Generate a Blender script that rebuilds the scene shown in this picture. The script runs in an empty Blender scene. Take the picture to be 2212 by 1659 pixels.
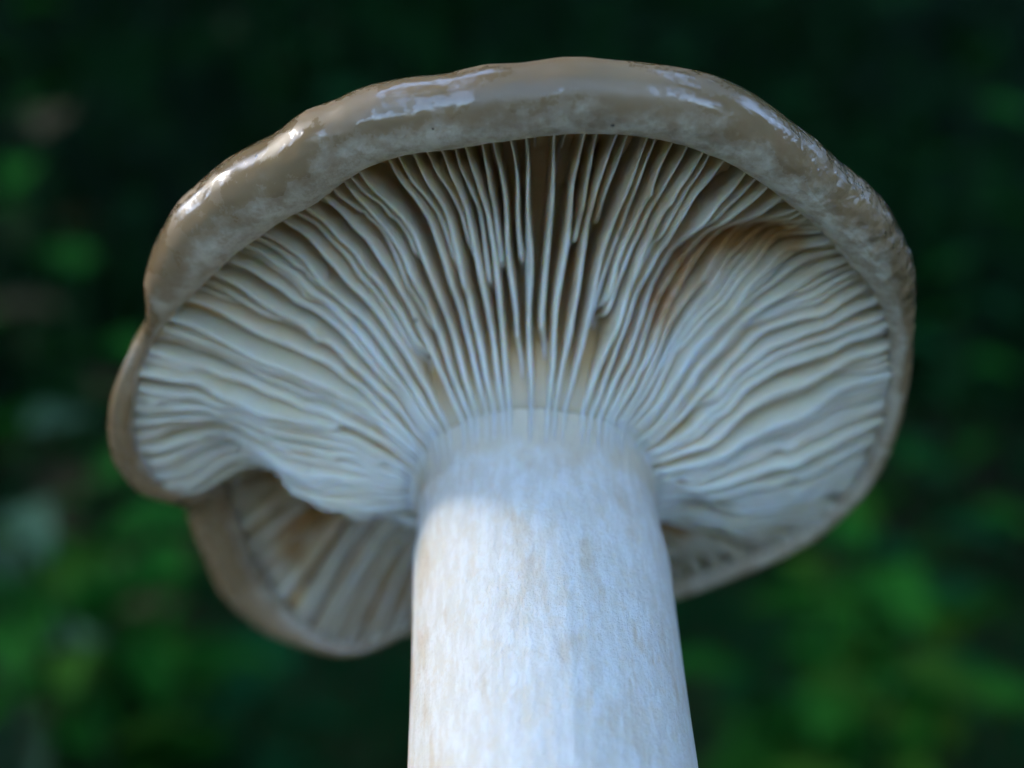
import bpy, math, random
import numpy as np
from mathutils import Vector, Matrix

random.seed(7)
rng = np.random.default_rng(11)
sc = bpy.context.scene
col = sc.collection
MM = 0.001
R_ = math.radians

# ------------------------------------------------------------------ camera
PITCH = R_(-10.0)                      # the camera looks a little down
HFOV = R_(45.0)
TILT = R_(42.0)                        # angle of the mushroom axis to the picture plane
AX_W = np.array([0.0, math.sin(TILT - PITCH), math.cos(TILT - PITCH)])   # mushroom axis in the world (leans back)
STEM_LEN = 74.0
FWD = np.array([0.0, math.cos(PITCH), math.sin(PITCH)])
UPV = np.array([0.0, -math.sin(PITCH), math.cos(PITCH)])
RGT = np.array([1.0, 0.0, 0.0])
CW = AX_W * STEM_LEN                   # centre of the cap's rim plane, mm, base of the stem at the origin
C_CAM = np.array([1.5, -4.2, 89.0])    # the same point seen from the camera (right, up, depth)
CAM = CW - C_CAM[0] * RGT - C_CAM[1] * UPV - C_CAM[2] * FWD

cam_d = bpy.data.cameras.new('camera')
cam_d.sensor_width = 36.0
cam_d.lens = 18.0 / math.tan(HFOV / 2)
cam_d.clip_start = 0.002
cam_d.clip_end = 400.0
cam_d.dof.use_dof = True
cam_d.dof.focus_distance = 0.0705
cam_d.dof.aperture_fstop = 16.5
cam = bpy.data.objects.new('camera', cam_d)
col.objects.link(cam)
cam.location = Vector(CAM * MM)
cam.rotation_euler = (math.pi / 2 + PITCH, 0, 0)
sc.camera = cam

# ------------------------------------------------------------------ sky, sun, exposure
SUN_EL, SUN_AZ = R_(28.0), R_(286.0)      # azimuth from +Y clockwise: at the left, level with the mushroom
w = bpy.data.worlds.new('World')
sc.world = w
w.use_nodes = True
wn = w.node_tree
sky = wn.nodes.new('ShaderNodeTexSky')
sky.sky_type = 'NISHITA'
sky.sun_disc = False
sky.ozone_density = 0.6
sky.air_density = 0.85
sky.dust_density = 0.2
sky.sun_elevation = SUN_EL
sky.sun_rotation = SUN_AZ
bg = wn.nodes['Background']
bg.inputs['Strength'].default_value = 0.15
wn.links.new(sky.outputs[0], bg.inputs['Color'])
sun_d = bpy.data.lights.new('sun', 'SUN')
sun_d.energy = 0.5
sun_d.angle = R_(9.0)
sun_d.color = (1.0, 0.93, 0.82)
sun = bpy.data.objects.new('sun', sun_d)
col.objects.link(sun)
sd = Vector((math.sin(SUN_AZ) * math.cos(SUN_EL), math.cos(SUN_AZ) * math.cos(SUN_EL), math.sin(SUN_EL)))
sun.rotation_euler = sd.to_track_quat('Z', 'Y').to_euler()
sun.location = (0, 0, 3)

sc.view_settings.view_transform = 'Standard'
sc.view_settings.look = 'None'
sc.view_settings.exposure = 3.1
sc.view_settings.gamma = 1.0
sc.view_settings.use_curve_mapping = False
sc.render.engine = 'CYCLES'
sc.cycles.use_denoising = True
sc.cycles.max_bounces = 6
sc.cycles.diffuse_bounces = 4
sc.cycles.use_adaptive_sampling = True
sc.cycles.adaptive_threshold = 0.03
sc.cycles.sample_clamp_indirect = 6.0

# ------------------------------------------------------------------ helpers
def obj(name, verts, faces, mat, parent=None, smooth=True, scale=MM):
    me = bpy.data.meshes.new(name)
    v = np.asarray(verts, dtype=float) * scale
    me.from_pydata(v.tolist(), [], [tuple(int(i) for i in f) for f in faces])
    me.polygons.foreach_set('use_smooth', [smooth] * len(me.polygons))
    if mat is not None:
        me.materials.append(mat)
    me.update()
    o = bpy.data.objects.new(name, me)
    col.objects.link(o)
    if parent is not None:
        o.parent = parent
    return o

def attr(o, name, values):
    a = o.data.attributes.new(name, 'FLOAT', 'POINT')
    a.data.foreach_set('value', np.asarray(values, dtype=np.float32))

def tag(o, label=None, cat=None, group=None, kind=None):
    for k, v in (('label', label), ('category', cat), ('group', group), ('kind', kind)):
        if v:
            o[k] = v
    return o

def empty(name, loc=(0, 0, 0)):
    o = bpy.data.objects.new(name, None)
    o.empty_display_size = 0.02
    o.location = loc
    col.objects.link(o)
    return o

def grid_faces(nu, nv, wrap_u=False):
    f = []
    for i in range(nu if wrap_u else nu - 1):
        i2 = (i + 1) % nu
        for j in range(nv - 1):
            f.append((i * nv + j, i2 * nv + j, i2 * nv + j + 1, i * nv + j + 1))
    return f

def sstep(x, a=0.0, b=1.0):
    t = np.clip((x - a) / (b - a), 0, 1)
    return t * t * (3 - 2 * t)

class Noise2:
    """smooth noise of (angle in radians, s), periodic in the angle"""
    def __init__(self, n, fa, fs):
        self.k = rng.integers(1, fa, n); self.m = rng.uniform(-fs, fs, n)
        self.p = rng.uniform(0, 6.283, n); self.n = n
    def __call__(self, th, s):
        th = np.asarray(th, float); s = np.asarray(s, float)
        v = 0
        for k, m, p in zip(self.k, self.m, self.p):
            v = v + np.sin(k * th + m * s + p)
        return v / math.sqrt(self.n)

# node helper
class NT:
    def __init__(self, name):
        self.m = bpy.data.materials.new(name); self.m.use_nodes = True
        self.t = self.m.node_tree; self.b = self.t.nodes['Principled BSDF']
        self.out = self.t.nodes['Material Output']
    def n(self, typ, **kw):
        x = self.t.nodes.new(typ)
        for k, v in kw.items():
            if k in x.inputs.keys():
                x.inputs[k].default_value = v
            else:
                setattr(x, k, v)
        return x
    def l(self, a, b): self.t.links.new(a, b)
    def at(self, name): return self.n('ShaderNodeAttribute', attribute_name=name).outputs['Fac']
    def pos(self): return self.n('ShaderNodeTexCoord').outputs['Object']
    def noise(self, vec, scale, detail=3, rough=.55, lac=2.0):
        x = self.n('ShaderNodeTexNoise'); x.inputs['Scale'].default_value = scale
        x.inputs['Detail'].default_value = detail; x.inputs['Roughness'].default_value = rough
        if vec is not None: self.l(vec, x.inputs['Vector'])
        return x.outputs['Fac']
    def mapv(self, vec, s):
        x = self.n('ShaderNodeMapping'); x.inputs['Scale'].default_value = s
        self.l(vec, x.inputs['Vector']); return x.outputs[0]
    def rng(self, val, a, b, c=0.0, d=1.0):
        x = self.n('ShaderNodeMapRange'); x.interpolation_type = 'SMOOTHSTEP'
        for k, v in zip((1, 2, 3, 4), (a, b, c, d)): x.inputs[k].default_value = v
        self.l(val, x.inputs[0]); return x.outputs[0]
    def math(self, op, a, b=None):
        x = self.n('ShaderNodeMath', operation=op)
        for i, v in enumerate((a, b)):
            if v is None: continue
            if isinstance(v, (int, float)): x.inputs[i].default_value = v
            else: self.l(v, x.inputs[i])
        return x.outputs[0]
    def mix(self, fac, a, b):
        x = self.n('ShaderNodeMix', data_type='RGBA')
        if isinstance(fac, (int, float)): x.inputs[0].default_value = fac
        else: self.l(fac, x.inputs[0])
        for i, v in ((6, a), (7, b)):
            if isinstance(v, tuple): x.inputs[i].default_value = v + (1,)
            else: self.l(v, x.inputs[i])
        return x.outputs[2]
    def bump(self, h, strength, dist, normal=None):
        x = self.n('ShaderNodeBump'); x.inputs['Strength'].default_value = strength
        x.inputs['Distance'].default_value = dist
        self.l(h, x.inputs['Height'])
        if normal is not None: self.l(normal, x.inputs['Normal'])
        return x.outputs[0]
    def set(self, **kw):
        for k, v in kw.items():
            k = k.replace('_', ' ')
            i = self.b.inputs[k]
            if hasattr(v, 'is_linked'): self.l(v, i)
            else: i.default_value = v

# ------------------------------------------------------------------ materials
def specks(t, p, scale, thr, col_in):
    v = t.n('ShaderNodeTexVoronoi'); v.inputs['Scale'].default_value = scale
    t.l(p, v.inputs['Vector'])
    near = t.rng(v.outputs['Distance'], thr, thr * 1.25, 1, 0)
    few = t.rng(t.noise(p, scale * .33, 1), .56, .58)
    return t.mix(t.math('MULTIPLY', near, few), col_in, (.03, .022, .015))

def mat_gill():
    t = NT('gill_flesh'); p = t.pos()
    c = t.mix(t.rng(t.noise(p, 350, 4), .35, .7), (.83, .77, .66), (.77, .68, .53))
    c = t.mix(t.rng(t.noise(p, 90, 3), .56, .76), c, (.54, .44, .30))
    c = t.mix(t.math('MULTIPLY', t.at('flank_shade'), .9), c, (.53, .35, .155))  # shade between the gills painted in: sides browner than the edges
    c = t.mix(t.math('MULTIPLY', t.at('outer'), .6), c, (.60, .475, .31))  # warm light through the thin margin, painted as tan towards the rim
    st = t.math('MULTIPLY', t.at('stain_and_shade'), t.rng(t.noise(p, 420, 3), .3, .6, .5, 1))
    c = t.mix(st, c, (.40, .19, .045))  # brown of the pleat staining and of the shade painted into the hollows
    c = specks(t, p, 420, .045, c)
    n = t.bump(t.noise(p, 2600, 4), .25, .0003)
    t.set(Base_Color=c, Roughness=.52, Subsurface_Weight=.6, Subsurface_Scale=.0020, Normal=n)
    t.b.inputs['Subsurface Radius'].default_value = (1.0, .55, .25)
    t.b.inputs['Specular IOR Level'].default_value = .35
    return t.m

def mat_bed():
    t = NT('cap_flesh'); p = t.pos()
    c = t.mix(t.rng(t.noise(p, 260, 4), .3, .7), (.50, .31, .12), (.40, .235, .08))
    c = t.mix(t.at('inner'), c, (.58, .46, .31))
    t.set(Base_Color=c, Roughness=.6, Subsurface_Weight=.5, Subsurface_Scale=.002)
    t.b.inputs['Subsurface Radius'].default_value = (1.0, .5, .2)
    return t.m

def mat_cap():
    t = NT('cap_skin'); p = t.pos()
    band = t.at('band')          # 0 at the inner edge of the rolled margin, 1 high on the outer side
    wet = t.at('wet')            # slimy, lumpy stretch of the margin
    brown = t.mix(t.rng(t.noise(p, 120, 4), .3, .72), (.285, .188, .096), (.215, .14, .068))
    pale = t.mix(t.rng(t.noise(p, 900, 5, .65), .38, .66), (.60, .53, .39), (.40, .30, .19))
    edge = t.math('ADD', band, t.math('MULTIPLY', t.math('SUBTRACT', t.noise(p, 330, 5, .6), .5), .75))
    c = t.mix(t.rng(edge, .28, .58), pale, brown)
    spot = t.rng(t.noise(p, 210, 2), .68, .76)
    c = t.mix(t.math('MULTIPLY', spot, .6), c, (.26, .15, .075))
    c = specks(t, p, 620, .065, c)
    # film of slime: sharp-edged patches that reflect the sky
    film = t.rng(t.math('ADD', t.noise(t.mapv(p, (1, 1, 1)), 210, 8, .68), t.math('MULTIPLY', band, .08)), .53, .56)
    outer = t.rng(edge, .40, .56)
    gloss = t.math('MULTIPLY', film, outer)
    rough = t.math('SUBTRACT', .46, t.math('MULTIPLY', t.math('MAXIMUM', gloss, wet), .30))
    powder = t.math('MULTIPLY', t.noise(p, 1500, 5, .7), t.rng(edge, .25, .6, 1, .05))
    lumps = t.math('MULTIPLY', t.noise(p, 520, 2, .5), wet)
    n = t.bump(powder, .4, .0004)
    n = t.bump(lumps, .55, .0012, n)
    cw = t.math('ADD', t.math('MULTIPLY', gloss, .75), t.math('MULTIPLY', wet, 1.0))
    t.set(Base_Color=c, Roughness=rough, Normal=n, Coat_Weight=cw, Coat_Roughness=.09,
          Subsurface_Weight=.2, Subsurface_Scale=.0012)
    t.b.inputs['Subsurface Radius'].default_value = (1.0, .5, .2)
    t.l(t.bump(t.math('ADD', t.math('MULTIPLY', t.noise(p, 950, 3), t.math('MULTIPLY', wet, 1.1)), t.math('MULTIPLY', t.noise(p, 420, 3), .22)), .8, .0012), t.b.inputs['Coat Normal'])
    return t.m

def mat_stem():
    t = NT('stem_flesh'); p = t.pos()
    # object space is aligned with the stem's axis (z)
    fib = t.noise(t.mapv(p, (1, 1, .30)), 1500, 5, .7)
    fib2 = t.noise(t.mapv(p, (1, 1, .42)), 480, 5, .65)
    big = t.noise(t.mapv(p, (1, 1, .5)), 120, 3)
    c = t.mix(t.rng(fib, .40, .62), (.72, .665, .565), (.80, .765, .69))
    blot = t.math('MULTIPLY', t.rng(fib2, .50, .66), t.rng(big, .40, .56))
    c = t.mix(t.math('MULTIPLY', blot, .75), c, (.64, .50, .33))
    c = t.mix(t.math('MULTIPLY', t.rng(t.noise(p, 900, 5, .75), .47, .66), .6), c, (.74, .64, .48))
    # waxy cream collar under the gills
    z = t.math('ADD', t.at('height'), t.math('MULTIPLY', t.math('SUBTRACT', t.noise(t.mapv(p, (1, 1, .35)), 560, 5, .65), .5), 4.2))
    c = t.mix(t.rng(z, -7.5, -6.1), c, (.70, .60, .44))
    c = specks(t, p, 330, .036, c)
    n = t.bump(fib, .38, .0005)
    n = t.bump(t.noise(p, 3000, 4, .7), .45, .0004, n)
    t.set(Base_Color=c, Roughness=.62, Normal=n, Subsurface_Weight=.25, Subsurface_Scale=.0012)
    t.b.inputs['Subsurface Radius'].default_value = (1.0, .6, .3)
    t.b.inputs['Sheen Weight'].default_value = .08
    return t.m

def mat_leaf(name, a, b, rough=.6, scale=30):
    t = NT(name); p = t.pos()
    oi = t.n('ShaderNodeObjectInfo').outputs['Random']
    c = t.mix(t.rng(t.noise(p, scale, 3), .3, .7), a, b)
    hsv = t.n('ShaderNodeHueSaturation'); t.l(c, hsv.inputs['Color'])
    t.l(t.math('ADD', t.math('MULTIPLY', oi, .5), .75), hsv.inputs['Value'])
    t.set(Base_Color=hsv.outputs[0], Roughness=rough)
    t.b.inputs['Specular IOR Level'].default_value = .05
    tr = t.n('ShaderNodeBsdfTranslucent'); t.l(hsv.outputs[0], tr.inputs['Color'])
    mx = t.n('ShaderNodeMixShader'); mx.inputs[0].default_value = .25
    t.l(t.b.outputs[0], mx.inputs[1]); t.l(tr.outputs[0], mx.inputs[2])
    t.l(mx.outputs[0], t.out.inputs['Surface'])
    return t.m

def mat_plain(name, a, b, scale, rough=.8, bump=.0):
    t = NT(name); p = t.pos()
    f = t.noise(p, scale, 6, .65)
    t.set(Base_Color=t.mix(t.rng(f, .3, .7), a, b), Roughness=rough)
    t.b.inputs['Specular IOR Level'].default_value = .1
    if bump: t.l(t.bump(f, .8, bump), t.b.inputs['Normal'])
    return t.m

M_gill, M_bed, M_cap, M_stem = mat_gill(), mat_bed(), mat_cap(), mat_stem()
M_ground = mat_plain('mossy_soil', (.018, .035, .010), (.05, .038, .022), 9, .9, .02)
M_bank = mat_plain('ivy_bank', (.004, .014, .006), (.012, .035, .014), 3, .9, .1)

# ------------------------------------------------------------------ setting: ground and wooded bank
def ground_z(X, Y):
    d = np.hypot(X, Y)
    z = -.003 - .02 * sstep(d, .04, .25) + .012 * np.sin(X * 5.1 + 1) * np.cos(Y * 4.3) * sstep(d, .06, .5)
    return z - .60 * sstep(Y, -.02, .95)            # the mushroom grows at the brink of a slope that falls away behind it
def build_ground():
    n = 130
    xs = np.sinh(np.linspace(-7.2, 7.2, n)) * .12
    X, Y = np.meshgrid(xs, xs, indexing='ij')
    return tag(obj('ground', np.stack([X, Y, ground_z(X, Y)], -1).reshape(-1, 3), grid_faces(n, n), M_ground, scale=1), kind='structure')
build_ground()

def build_bank():
    nu, nv = 100, 50
    a = np.radians(np.linspace(-82, 82, nu))
    v = np.linspace(0, 1, nv)
    A, V = np.meshgrid(a, v, indexing='ij')
    D = 3.6 + 3.0 * V + .35 * np.sin(A * 9 + 4 * V) + .2 * np.sin(A * 23 + 9 * V)
    H = -1.2 + 3.4 * V ** .9 + .3 * np.sin(A * 13)
    P = np.stack([np.sin(A) * D, np.cos(A) * D, H], -1).reshape(-1, 3)
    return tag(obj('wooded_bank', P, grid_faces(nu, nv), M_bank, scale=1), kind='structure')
build_bank()

# ------------------------------------------------------------------ the mushroom's shape (mm, cap frame)
EV = np.array([0.0, math.sin(TILT), -math.cos(TILT)])     # camera frame: in-plane vector towards the near rim
AV = np.array([0.0, math.cos(TILT), math.sin(TILT)])      # camera frame: axis
FPX = 1106.0 / math.tan(HFOV / 2)

def unproject(u, v, h):
    d = np.array([(u - 1106.0) / FPX, (829.5 - v) / FPX, 1.0])
    k = (AV @ C_CAM + h) / (AV @ d)
    p = d * k - C_CAM
    x, y = p[0], p @ EV
    return math.atan2(y, x) % (2 * math.pi), math.hypot(x, y)

# inner edge of the rolled margin: picture position, height above the rim plane, radius of the roll
RIM = [  # u, v, h, q
    (1930, 760, .3, .75), (1925, 700, .3, .9), (1900, 640, .3, 1.4), (1850, 580, .2, 1.85), (1790, 510, .1, 1.9),
    (1720, 450, 0, 1.8), (1640, 390, 0, 1.9), (1560, 345, 0, 2.0), (1480, 315, 0, 2.05), (1400, 297, 0, 1.95),
    (1300, 290, 0, 2.0), (1200, 292, 0, 2.05), (1100, 305, 0, 2.05), (980, 322, 0, 2.05), (870, 337, 0, 2.05),
    (800, 357, 0, 2.05), (740, 395, 0, 2.25), (680, 440, 0, 2.3), (590, 490, 0, 2.35), (500, 555, 0, 2.3),
    (440, 612, 0, 2.0), (392, 658, .1, 1.45), (350, 708, .3, .55), (328, 738, .9, .45), (303, 785, -.1, .55), (287, 850, -1.4, .75),
    (278, 930, -2.3, .85), (290, 1000, -2.8, .9), (330, 1060, -3.0, .8),
    (395, 1078, -2.2, .9), (470, 1078, 2.6, 1.9), (500, 1160, 1.6, 1.95), (535, 1260, .2, 2.0), (600, 1340, -1.6, 1.5),
    (670, 1385, -2.8, .8), (740, 1408, -3.4, .6), (800, 1400, -3.3, .5), (870, 1365, -2.6, .5), (1000, 1330, -1.2, .6),
    (1250, 1320, -.2, .7), (1480, 1268, 0, .75), (1600, 1222, 0, .8), (1680, 1188, 0, .8), (1750, 1148, 0, .75),
    (1820, 1088, 0, .7), (1870, 1020, 0, .7), (1900, 950, .1, .7), (1922, 860, .2, .7)]
ctl = []
for u, v, h, q in RIM:
    th, r = unproject(u, v, h)
    ctl.append((th, r, h, q))
ctl.sort()
ctl = np.array(ctl)
_t = np.concatenate([ctl[:, 0] - 2 * math.pi, ctl[:, 0], ctl[:, 0] + 2 * math.pi])
TG = np.linspace(0, 2 * math.pi, 1441)
def table(k, sig):
    y = np.interp(TG, _t, np.tile(ctl[:, k], 3))
    x = np.arange(-24, 25); ker = np.exp(-(x / sig) ** 2 / 2); ker /= ker.sum()
    yy = np.concatenate([y[:-1]] * 3)
    yy = np.convolve(yy, ker, 'same')
    y = yy[1440:2881]
    return lambda th: np.interp(np.mod(th, 2 * math.pi), TG, y)
RIMR, RIMH, RIMQ = table(1, 3), table(2, 4), table(3, 4)

n_rim = Noise2(9, 60, 1)
n_h = Noise2(7, 11, 5)
n_h2 = Noise2(8, 34, 9)
def dwrap(a, b): return (a - b + math.pi) % (2 * math.pi) - math.pi
D_ = math.degrees

def bulge(th, rho):
    """mid-radius rise of the gill surface: shallow on the near side, low at the two sides, deep behind the stem"""
    d = np.mod(np.degrees(th) - 22 * (1 - sstep(rho, 0, .55)), 360)
    xs = [0, 12, 30, 60, 100, 140, 158, 172, 184, 196, 206, 225, 250, 285, 315, 332, 345, 360]
    ys = [-1.4, -.6, 1.2, 2.0, 2.4, 2.0, .2, -.9, -1.0, 2.8, 6.2, 7.2, 7.0, 4.6, 1.6, .4, -1.0, -1.4]
    return np.interp(d, xs, ys)

RS = 8.6
STEM_S = [-3.5, 2, 3.4, 4.3, 5.4, 6.8, 8.5, 11, 14, 19, 26, 40, 56, 78]
STEM_R = [7.0, 8.3, 8.58, 8.42, 8.22, 8.12, 8.2, 8.5, 8.45, 8.45, 8.5, 8.8, 9.8, 9.0]
H0 = -4.8
def lip_in(th):        # how far the gills end above the edge of the margin roll
    q = RIMQ(th)
    return q * (.1 + .85 * sstep(q, .6, 1.8))
def depth_full(rho, th):
    d = np.mod(np.degrees(th), 360)
    k = .76 + .24 * sstep(d, 42, 70) * (1 - sstep(d, 128, 158)) + .24 * sstep(d, 195, 215)* (1 - sstep(d, 352, 360))
    return .25 + 4.1 * k * sstep(rho, -.02, .42) * (1 - .62 * sstep(rho, .50, 1.02))
def edge_h(rho, th):
    rho = np.asarray(rho, float); th = np.asarray(th, float)
    hr = RIMH(th) + lip_in(th)
    g = np.clip(rho, 0, 1.1)
    bump = np.sin(math.pi * np.clip(rho, 0, 1) ** .85) ** 1.15
    h0 = H0 + .5 * sstep(np.sin(th), .1, .8)
    h = h0 + (hr - h0) * g + bulge(th, rho) * bump
    # the folded lobe at the left: hollow behind its drooping margin
    dl = np.degrees(dwrap(th, R_(181)))
    h = h + 3.6 * np.exp(-(dl / 13) ** 2) * np.exp(-((rho - .68) / .21) ** 2)
    # pleat on the right: a valley across the gills
    dp = np.degrees(dwrap(th, np.radians(57 - 12 * sstep(rho, .5, .95))))
    h = h + 2.3 * np.exp(-(dp / 8.5) ** 2) * sstep(rho, .18, .4) * (1 - sstep(rho, .78, .98))
    h = h - .6 * np.exp(-((dp - 11) / 6.0) ** 2) * sstep(rho, .12, .35) * (1 - sstep(rho, .6, .9))
    h = h + (.22 * n_h(th, rho * 4) + .10 * n_h2(th, rho * 5)) * sstep(rho, .03, .2) * (1 - .6 * sstep(rho, .8, 1))
    return h
def stain_and_shade_at(rho, th):  # pleat staining, plus shade and warm glow of the hollows painted brown
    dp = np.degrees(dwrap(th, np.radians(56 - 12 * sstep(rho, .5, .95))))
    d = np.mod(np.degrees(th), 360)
    hollow_shade = np.exp(-((d - 204) / 9.5) ** 2) * sstep(rho, .35, .5) * (1 - sstep(rho, .76, .96))
    hollow_shade = hollow_shade + np.exp(-((d - 222) / 4) ** 2) * sstep(rho, .45, .55) * (1 - sstep(rho, .84, .94))
    hollow_shade = hollow_shade + np.exp(-((d - 316) / 8) ** 2) * sstep(rho, .12, .25) * (1 - sstep(rho, .45, .65))
    return hollow_shade + np.exp(-(dp / 5.5) ** 2) * sstep(rho, .2, .38) * (1 - sstep(rho, .82, .92))
def rad(rho, th): return RS + (RIMR(th) + .9 * RIMQ(th) * 0 - RS) * rho
def pt(r, th, h):
    """cap frame -> object space of the mushroom (x, minus e, axis)"""
    return np.stack([r * np.cos(th), -r * np.sin(th), h + 0 * r], -1)

# mushroom root: object space z = axis, y = towards the far rim; origin at the stem's base
root = empty('mushroom')
EW = UPV * math.sin(TILT) - FWD * math.cos(TILT)
rot = Matrix([[RGT[i], -EW[i], AX_W[i]] for i in range(3)])
root.rotation_euler = rot.to_euler()
tag(root, 'pale brown mushroom with white stem and cream gills, seen from below', 'mushroom')
OFF = np.array([0, 0, STEM_LEN])

# ---- cap skin: rolled margin and dome
def build_cap():
    nu = 720
    th = np.linspace(0, 2 * math.pi, nu, endpoint=False)
    Rr, hr, q = RIMR(th), RIMH(th), RIMQ(th)
    q = q * (1 + .012 * n_rim(th, 0))
    cx, ch = Rr + q * .8, hr + q * .6
    rows, band, wet = [], [], []
    wetmask = np.exp(-((np.degrees(dwrap(th, R_(38)))) / 24) ** 4)
    side = .42 * sstep(np.degrees(th), 148, 168) * (1 - sstep(np.degrees(th), 240, 275))   # little bloom on the folded and far margin
    lump = Noise2(14, 150, 30)
    lump2 = Noise2(12, 60, 14)
    phis = np.radians(np.linspace(118, 418, 58))     # 180 = inner side, 270 = underside, 360 = outer side
    for k, ph in enumerate(phis):
        f = k / (len(phis) - 1)
        rr = q * (1 + .010 * lump(th, f * 3) * (1 - .6 * f) + .008 * lump2(th, f * 2) + wetmask * (.02 * lump(th, f * 9 + 4)))
        ell = 1 + .18 * sstep(f, .5, 1.0)
        rows.append(pt(cx + rr * math.cos(ph), th, ch + rr * math.sin(ph) * ell))
        band.append(np.clip((D_(ph) - 190) / 200 + side, 0, 1))
        wet.append(wetmask * sstep(D_(ph), 230, 290))
    ph = phis[-1]
    r0, h0 = cx + q * math.cos(ph), ch + q * math.sin(ph) * 1.18
    slope = 1 / math.tan(ph % (2 * math.pi)) / 1.0
    top = 16.0
    for t in np.linspace(0, 1, 34)[1:]:
        r = r0 * (1 - t)
        m0 = np.minimum(slope * r0 * .9, 26)
        hh = (2 * t ** 3 - 3 * t ** 2 + 1) * h0 + (t ** 3 - 2 * t ** 2 + t) * m0 + (-2 * t ** 3 + 3 * t ** 2) * top
        hh = hh + .25 * n_h(th, t * 2) * t * (1 - t) * 4
        rows.append(pt(np.maximum(r, .02), th, hh))
        band.append(np.ones(nu)); wet.append(wetmask * (1 - sstep(t, 0, .2)))
    V = np.stack(rows, 1) + OFF
    o = obj('cap', V.reshape(-1, 3), grid_faces(nu, V.shape[1], True), M_cap, root)
    attr(o, 'band', np.stack(band, 1).ravel()); attr(o, 'wet', np.stack(wet, 1).ravel())
    return o
cap = build_cap()

# ---- flesh the gills grow from
def bed_dir(rho, th):
    """direction (outwards, up) in which the gills stand off the flesh"""
    e = .02
    sl = (edge_h(rho + e, th) - edge_h(rho - e, th)) / (rad(rho + e, th) - rad(rho - e, th))
    sl = np.clip(sl, -1.1, .8) * sstep(rho, .08, .3)
    n = np.sqrt(1 + sl * sl)
    return -sl / n, 1 / n
def build_bed():
    nu, nv = 540, 70
    th = np.linspace(0, 2 * math.pi, nu, endpoint=False)
    rho = np.linspace(-.03, 1.06, nv)
    T, P = np.meshgrid(th, rho, indexing='ij')
    r = rad(P, T)
    o_, u_ = bed_dir(P, T); dp = depth_full(P, T)
    V = pt(r + o_ * dp, T, edge_h(P, T) + u_ * dp) + OFF
    o = obj('gill_bed', V.reshape(-1, 3), grid_faces(nu, nv, True), M_bed, root)
    attr(o, 'inner', (1 - sstep(P, .0, .15)).ravel())
    return o
bed = build_bed()

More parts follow.
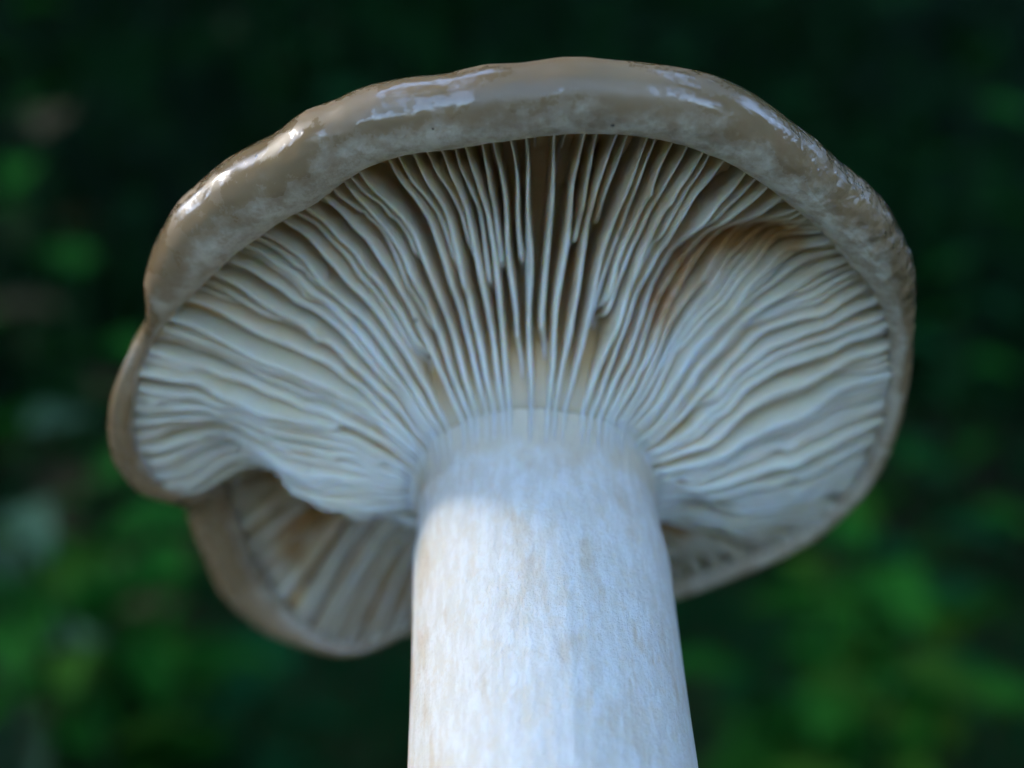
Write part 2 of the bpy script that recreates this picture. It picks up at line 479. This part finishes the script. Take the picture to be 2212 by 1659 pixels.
# ---- gills
n_m1, n_m2 = Noise2(6, 9, 3), Noise2(7, 26, 6)
def gill(th_rim, rho0, fork, kdep, wid):
    ns = 52 if rho0 < .3 else (36 if rho0 < .6 else 22)
    rho = rho0 + (1.035 - rho0) * np.linspace(0, 1, ns)
    if not 50 < math.degrees(th_rim) < 145: kdep = kdep * rng.uniform(.72, 1.06)
    ph = rng.uniform(0, 6.28, 6)
    fr = rng.uniform(3, 17, 6)
    ind = sum(np.sin(fr[i] * rho + ph[i]) / (fr[i] ** .8) for i in range(6))
    sp = 2 * math.pi / NG
    rc = np.maximum(rho, 0)
    th = th_rim + np.radians(1.5 * n_m1(th_rim, rho * 1.5) + .15 * n_m2(th_rim, rho * 2)) * (.35 + .65 * sstep(rho, 1.0, .6)) + sp * .15 * ind
    th = th + sp * fork * (1 - sstep(rho, rho0, rho0 + .16))
    r = rad(rho, th)
    full = depth_full(rho, th)
    ramp = sstep(rho, rho0 - .005, rho0 + (.24 if rho0 > .55 else .15 if rho0 > .03 else .05))
    if rho0 <= .03: ramp = np.maximum(sstep(rho, -.02, .06), .5)
    jit = .05 * np.sin(fr[0] * 1.2 * rho + ph[1]) + .03 * np.sin(fr[1] * 2.1 * rho + ph[2])
    nick = np.zeros(ns)
    for _ in range(rng.integers(0, 4)):
        nick += rng.normal(0, .16) * np.exp(-((rho - rng.uniform(rho0, 1)) / rng.uniform(.008, .03)) ** 2)
    o_, u_ = bed_dir(rho, th)
    lift = full - full * kdep * ramp + (jit + nick) * ramp       # how far the edge sits inside the reference surface
    eh = edge_h(rho, th) + u_ * lift
    er = r + o_ * lift
    neg = np.clip(-rho / .11, 0, 1)                              # the gill runs a little way down the stem
    eh = np.where(rho < 0, eh - 2.6 * neg, eh)
    er = np.where(rho < 0, np.interp(-eh, STEM_S, STEM_R) + .22 * (1 - neg) - .06, er)
    P = pt(er, th, eh)
    span = np.where(rho < 0, 1.2, np.maximum(full - lift + .5, .3))
    U = pt(o_ * span, th, u_ * span)
    T = np.gradient(P, axis=0); T[:, 2] = 0
    T /= np.linalg.norm(T, axis=1)[:, None]
    L = np.stack([-T[:, 1], T[:, 0], np.zeros(ns)], -1)
    w_ = wid * (.80 - .20 * (1 - sstep(np.degrees(th_rim), 42, 70) * (1 - sstep(np.degrees(th_rim), 128, 158)))) * (.55 + .55 * sstep(rho, 1.0, .35)) * (1 + .10 * np.sin(fr[2] * 2 * rho + ph[3]))
    w_ = w_ * (.6 + .4 * ramp) * (1 - .8 * neg)
    lean = .10 * np.sin(fr[3] * rho + ph[4])
    prof = [(-1.25, 1.0), (-1.05, .45), (-.92, None, 1.5), (-.55, None, .35), (0, None, 0), (.55, None, .35), (.92, None, 1.5), (1.05, .45), (1.25, 1.0)]
    rows = []
    for pr in prof:
        up = span * pr[1] if pr[1] is not None else np.minimum(w_ * pr[2], span * .5)
        rows.append(P + L * (w_ * pr[0] + lean * (1 - up / span) * 1.0)[:, None] + U * (up / span)[:, None])
    V = np.stack(rows, 1) + OFF
    n = len(prof)
    f = grid_faces(ns, n)
    f.append(tuple(range(n))); f.append(tuple((ns - 1) * n + j for j in reversed(range(n))))
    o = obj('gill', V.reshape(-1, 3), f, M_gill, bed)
    attr(o, 'stain_and_shade', np.repeat(stain_and_shade_at(rho, th), n))
    attr(o, 'flank_shade', np.tile([1, .85, .4, .06, 0, .06, .4, .85, 1], ns))
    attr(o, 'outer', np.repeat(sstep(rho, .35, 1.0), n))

NG = 210
DEG = np.arange(0, 361.0)
_w = 1.4 - .4 * sstep(DEG, 42, 72) * (1 - sstep(DEG, 128, 160)) - .45 * sstep(DEG, 190, 205) * (1 - sstep(DEG, 340, 360))      # fewer, deeper gills on the near side
CDF = np.concatenate([[0], np.cumsum((_w[1:] + _w[:-1]) / 2)]); CDF /= CDF[-1]
def build_gills():
    sp = 2 * math.pi / NG
    for i in range(NG):
        th = np.interp((i + rng.uniform(-.22, .22)) / NG % 1.0, CDF, np.radians(DEG))
        k = i % 4
        if k == 0: gill(th, -.11, rng.uniform(-.5, .5), 1.0, rng.uniform(.19, .25))
        elif k == 2:
            if rng.random() < .75: gill(th, -.11, rng.uniform(-.4, .4), 1.0, rng.uniform(.18, .23))
            else: gill(th, rng.uniform(.04, .25), random.choice((-1.1, 1.1)), .96, rng.uniform(.18, .23))
        elif rng.random() < (.72 if 60 < math.degrees(th) < 130 else .5): gill(th, rng.uniform(.08, .46), rng.uniform(-.5, .5), .9, rng.uniform(.17, .21))
        else: gill(th, rng.uniform(.6, .9), 0, .72, rng.uniform(.15, .19))
build_gills()
_a = R_(91.6)                                                # one more long gill where the spacing opened up
gill(_a - R_(1.5 * float(n_m1(_a, .45))), -.11, 0, .86, .17)

# ---- stem
def build_stem():
    nu, nv = 200, 220
    th = np.linspace(0, 2 * math.pi, nu, endpoint=False)
    s = np.linspace(-3.5, STEM_LEN + 4, nv)                  # distance below the rim plane
    T, S = np.meshgrid(th, s, indexing='ij')
    r = np.interp(s, STEM_S, STEM_R)
    ker = np.exp(-np.linspace(-2, 2, 9) ** 2); ker /= ker.sum()
    r = np.convolve(np.pad(r, 4, 'edge'), ker, 'valid')
    n1, n2 = Noise2(6, 5, 1.2), Noise2(12, 70, .5)
    rr = r[None, :] * (1 + .014 * n1(T, S * .22) + .0022 * n2(T, S * .25))
    xo = np.interp(S, [0, 8, 25, 78], [0, .25, .85, 1.6])
    V = np.stack([rr * np.cos(T) + xo, rr * np.sin(T), STEM_LEN - S], -1)
    o = obj('stem', V.reshape(-1, 3), grid_faces(nu, nv, True), M_stem, root)
    attr(o, 'height', (-S).ravel())
    return o
stem = build_stem()

# ------------------------------------------------------------------ plants behind
def leaf_mesh(name, L, W, fold, droop, mat, lobes=0.0):
    nu, nv = 9, 5
    v = []
    for i in range(nu):
        t = i / (nu - 1)
        wd = W * .5 * math.sin(math.pi * min(1, t ** .75)) ** .8 * (1 + lobes * math.sin(t * 22)) + .0004
        for j in range(nv):
            s = (j / (nv - 1) - .5) * 2
            v.append((s * wd, t * L, abs(s) * wd * fold - droop * L * t * t + .02 * L * math.sin(9 * t + 2 * s)))
    me = bpy.data.meshes.new(name)
    me.from_pydata(v, [], grid_faces(nu, nv))
    me.polygons.foreach_set('use_smooth', [True] * len(me.polygons))
    me.materials.append(mat)
    return me

def plant(name, label, cat, u, v_top, dist, mat, n_leaf, L, W, group=None, lean=.15, droop=.35, lobes=0.0, seed=0):
    """a leafy herb: its top is seen at (u, v_top), dist metres away; it grows from the ground there"""
    rd = random.Random(seed)
    d = RGT * (u - 1106) / FPX + UPV * (829.5 - v_top) / FPX + FWD
    top = CAM * MM + d * dist
    base = np.array([top[0] + rd.uniform(-lean, lean) * .2, top[1] + rd.uniform(-lean, lean) * .2, 0.])
    base[2] = float(ground_z(base[0], base[1])) - .004
    rt = empty(name, (base[0], base[1], base[2]))
    tag(rt, label, cat, group)
    h = top - base
    pts = []
    for k in range(13):
        t = k / 12
        bend = math.sin(math.pi * t) * .06 * h[2]
        pts.append(np.array([h[0] * t * t + bend * rd.uniform(-.15, .15), h[1] * t * t + bend, h[2] * t]))
    V, F = [], []
    for k, p in enumerate(pts):
        rr = .0035 * (1 - .65 * k / 12) * (L / .06) ** .5
        for j in range(6):
            V.append((p[0] + rr * math.cos(j * math.pi / 3), p[1] + rr * math.sin(j * math.pi / 3), p[2]))
    for k in range(12):
        for j in range(6):
            F.append((k * 6 + j, k * 6 + (j + 1) % 6, k * 6 + 6 + (j + 1) % 6, k * 6 + 6 + j))
    obj('stalk', V, F, M_stalk, rt, scale=1)
    me = leaf_mesh('leaf', L, W, .35, droop, mat, lobes)
    for k in range(n_leaf):
        t = .22 + .78 * (k + 1) / n_leaf
        f = t * 12; i = min(11, int(f)); p = pts[i] * (1 - f + i) + pts[i + 1] * (f - i)
        o = bpy.data.objects.new('leaf', me); col.objects.link(o); o.parent = rt
        o.location = p
        o.rotation_euler = (rd.uniform(.0, .75), rd.uniform(-.3, .3), k * 2.4 + rd.uniform(-.5, .5))
        s = rd.uniform(.75, 1.15) * (1 - .35 * t * (k / n_leaf)); o.scale = (s, s, s)
    return rt

M_stalk = mat_plain('stalk', (.008, .035, .008), (.015, .04, .01), 60, .6)
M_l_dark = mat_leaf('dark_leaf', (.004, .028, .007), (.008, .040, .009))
M_l_mid = mat_leaf('mid_leaf', (.010, .11, .012), (.028, .145, .015))
M_l_blue = mat_leaf('bluish_leaf', (.008, .065, .022), (.014, .095, .024))
M_l_yel = mat_leaf('yellow_leaf', (.03, .11, .010), (.055, .125, .012))
M_l_pale = mat_leaf('pale_leaf', (.07, .15, .07), (.14, .20, .12), .45)
M_l_dry = mat_leaf('dry_leaf', (.10, .075, .035), (.06, .045, .025), .7)

GP = 'leafy plants behind the mushroom'
PL = [
 ('leafy_plant', 'broad-leaved mid green plant beside the folded side of the cap', 170, 590, .62, M_l_mid, 9, .085, .045),
 ('leafy_plant', 'pale grey-green glossy-leaved plant beside the folded side of the cap', 60, 930, .42, M_l_pale, 6, .045, .020),
 ('leafy_plant', 'fresh green plant low under the folded lobe of the cap', 190, 1080, .50, M_l_mid, 12, .07, .036),
 ('leafy_plant', 'yellow-green plant with small leaves beneath the pale glossy one', 60, 1180, .38, M_l_yel, 7, .04, .022),
 ('leafy_plant', 'dark bluish green plant under the far lobe of the cap', 560, 1440, .60, M_l_blue, 10, .07, .04),
 ('leafy_plant', 'mid green plant by the stem on the smooth side of the cap', 1960, 900, .62, M_l_mid, 12, .08, .042),
 ('leafy_plant', 'yellowish leafy plant just below the smooth far rim of the cap', 1800, 1085, .52, M_l_yel, 5, .045, .028),
 ('leafy_plant', 'tall bluish green plant rising past the wet side of the cap', 2080, 560, .85, M_l_blue, 14, .09, .045),
 ('leafy_plant', 'short yellow-green plant between the stem and the tall bluish plant', 1930, 1440, .45, M_l_yel, 8, .05, .027),
 ('leafy_plant', 'low fresh green plant close beside the white stem', 1650, 1400, .55, M_l_mid, 8, .065, .036),
 ('leafy_plant', 'tall dark green plant standing behind the crown of the cap', 700, 40, 1.2, M_l_blue, 16, .10, .05),
 ('leafy_plant', 'tall mid green plant with a leafy tip above the folded side', 20, 20, .95, M_l_mid, 16, .08, .04),
 ('leafy_plant', 'tall plant with a few light green top leaves beyond the wet margin', 2110, 110, 1.0, M_l_mid, 14, .07, .036),
 ('leafy_plant', 'tall shadowy plant behind the wet margin of the cap', 1780, 120, 1.3, M_l_dark, 16, .10, .05),
]
for k, (nm, lab, u, v, d, m, n, L, W) in enumerate(PL):
    plant(nm, lab, 'plant', u, v, d, m, n, L, W, GP, seed=k + 3)
for k, (lab, u, v, d, m, n, L, W) in enumerate([
 ('broad-leaved fresh green plant at the foot of the pale glossy one', 110, 1260, .46, M_l_mid, 14, .075, .045),
 ('low mid green plant with broad leaves under the far lobe', 330, 1290, .58, M_l_mid, 14, .08, .045),
 ('broad green plant spreading below the smooth far rim', 1850, 1180, .55, M_l_mid, 14, .085, .05),
 ('low olive green plant beside the short yellow-green one', 2060, 1330, .60, M_l_yel, 10, .06, .035),
 ('dark broad-leaved plant low beneath the folded side of the cap', 300, 1480, .50, M_l_dark, 12, .08, .045),
 ('bluish broad-leaved plant low beside the white stem', 1700, 1500, .62, M_l_blue, 12, .08, .045)]):
    plant('leafy_plant', lab, 'plant', u, v, d, m, n, L, W, GP, seed=60 + k)
plant('withered_plant', 'withered brown plant with dry leaves beside the folded side', 'plant', 90, 290, .75, M_l_dry, 9, .07, .03, GP, seed=40)

# dense undergrowth further back, one mass of leaves
def build_undergrowth():
    n = 26000
    a = rng.uniform(-1.25, 1.25, n)
    d = 1.5 + 2.3 * rng.random(n) ** .7
    z = -.75 + rng.random(n) ** .85 * (.9 + d * .75)
    cl = np.sin(a * 13 + d * 2.1) + np.sin(z * 5 + a * 7) + np.sin(d * 6 - z * 3)
    keep = cl > -.7
    a, d, z = a[keep], d[keep], z[keep]; n = len(a)
    ctr = np.stack([np.sin(a) * d, np.cos(a) * d, z], -1)
    def unit(x): return x / np.linalg.norm(x, axis=1)[:, None]
    u = unit(rng.normal(size=(n, 3)) + np.array([0, 0, -.5]))
    nn = unit(rng.normal(size=(n, 3)) + np.array([0, -.5, 1.0]))
    s = unit(np.cross(u, nn)); L = rng.uniform(.05, .12, n)[:, None]
    V = np.stack([ctr - u * L * .5, ctr + s * L * .26, ctr + u * L * .5, ctr - s * L * .26], 1).reshape(-1, 3)
    F = np.arange(4 * n).reshape(n, 4)
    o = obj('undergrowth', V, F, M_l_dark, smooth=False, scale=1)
    return tag(o, 'dense dark green undergrowth filling the shade behind the mushroom', 'undergrowth', kind='stuff')
build_undergrowth()

# ------------------------------------------------------------------ unseen leaf shell added to shade the place (its openings shape the light)
def build_shade_canopy():
    n = 15000
    v = rng.normal(size=(n, 3)); v /= np.linalg.norm(v, axis=1)[:, None]
    v[:, 2] = np.abs(v[:, 2])
    el = np.degrees(np.arcsin(v[:, 2])); az = np.degrees(np.arctan2(v[:, 0], v[:, 1])) % 360
    gap = (np.abs((az - 184 + 180) % 360 - 180) < 46 + 6 * np.sin(el * .3)) & (el < 56 + 5 * np.sin(az * .2)) & (el > 10 + 4 * np.sin(az * .33))
    wav = 4 * np.sin(az * .12) + 2 * np.sin(az * .41)
    slot = (np.abs(el - 63 - wav) < 8) & ((np.abs(az - 285) < 60) | (np.abs(az - 70) < 42))  # openings placed so the glossy cap catches strips of sky
    thin = (np.abs(az - 286) < 17) & (np.abs(el - 28) < 14) & (rng.random(n) < .9)
    side = (np.abs(az - 78) < 28 + 4 * np.sin(el * .4)) & (np.abs(el - 34) < 11 + 3 * np.sin(az * .3))  # opening placed for glints on the wet margin and light from the right
    keep = ~(gap | slot | thin | side)
    v = v[keep]; n = len(v)
    d = rng.uniform(7, 9.5, n)[:, None]
    ctr = v * d
    def unit(x): return x / np.linalg.norm(x, axis=1)[:, None]
    u = unit(np.cross(v, rng.normal(size=(n, 3)))); s_ = unit(np.cross(u, v) + rng.normal(size=(n, 3)) * .25)
    L = rng.uniform(.45, .95, n)[:, None]
    V = np.stack([ctr - u * L * .5, ctr + s_ * L * .3, ctr + u * L * .5, ctr - s_ * L * .3], 1).reshape(-1, 3)
    o = obj('shade_canopy', V, np.arange(4 * n).reshape(n, 4), M_l_dark, smooth=False, scale=1)
    return tag(o, 'unseen dark green leaf shell added to shade the mushroom and shape its light', 'foliage', kind='stuff')
build_shade_canopy()

# grass on the slope behind, one mass of blades
def build_grass():
    n = 9000
    x = rng.normal(0, .55, n); y = .40 + 1.6 * rng.random(n) ** .8
    z = ground_z(x, y)
    h = rng.uniform(.03, .08, n) * (1 + .5 * np.sin(x * 9) * np.cos(y * 7))
    a = rng.uniform(0, 6.283, n); wd = rng.uniform(.0015, .0035, n); ln = rng.uniform(.2, .9, n) * h
    dx, dy = np.cos(a), np.sin(a)
    V = np.zeros((n, 5, 3))
    for k, (t, s_) in enumerate(((0, 1), (0, -1), (.55, .8), (.55, -.8), (1, 0))):
        V[:, k, 0] = x + dx * ln * t * t - dy * wd * s_
        V[:, k, 1] = y + dy * ln * t * t + dx * wd * s_
        V[:, k, 2] = z + h * t - .3 * h * t ** 3
    F = []
    for i in range(n):
        b = 5 * i
        F += [(b, b + 1, b + 3, b + 2), (b + 2, b + 3, b + 4)]
    o = obj('grass', V.reshape(-1, 3), F, M_l_blue, smooth=False, scale=1)
    return tag(o, 'short blurred green grass on the slope behind the mushroom', 'grass', kind='stuff')
build_grass()
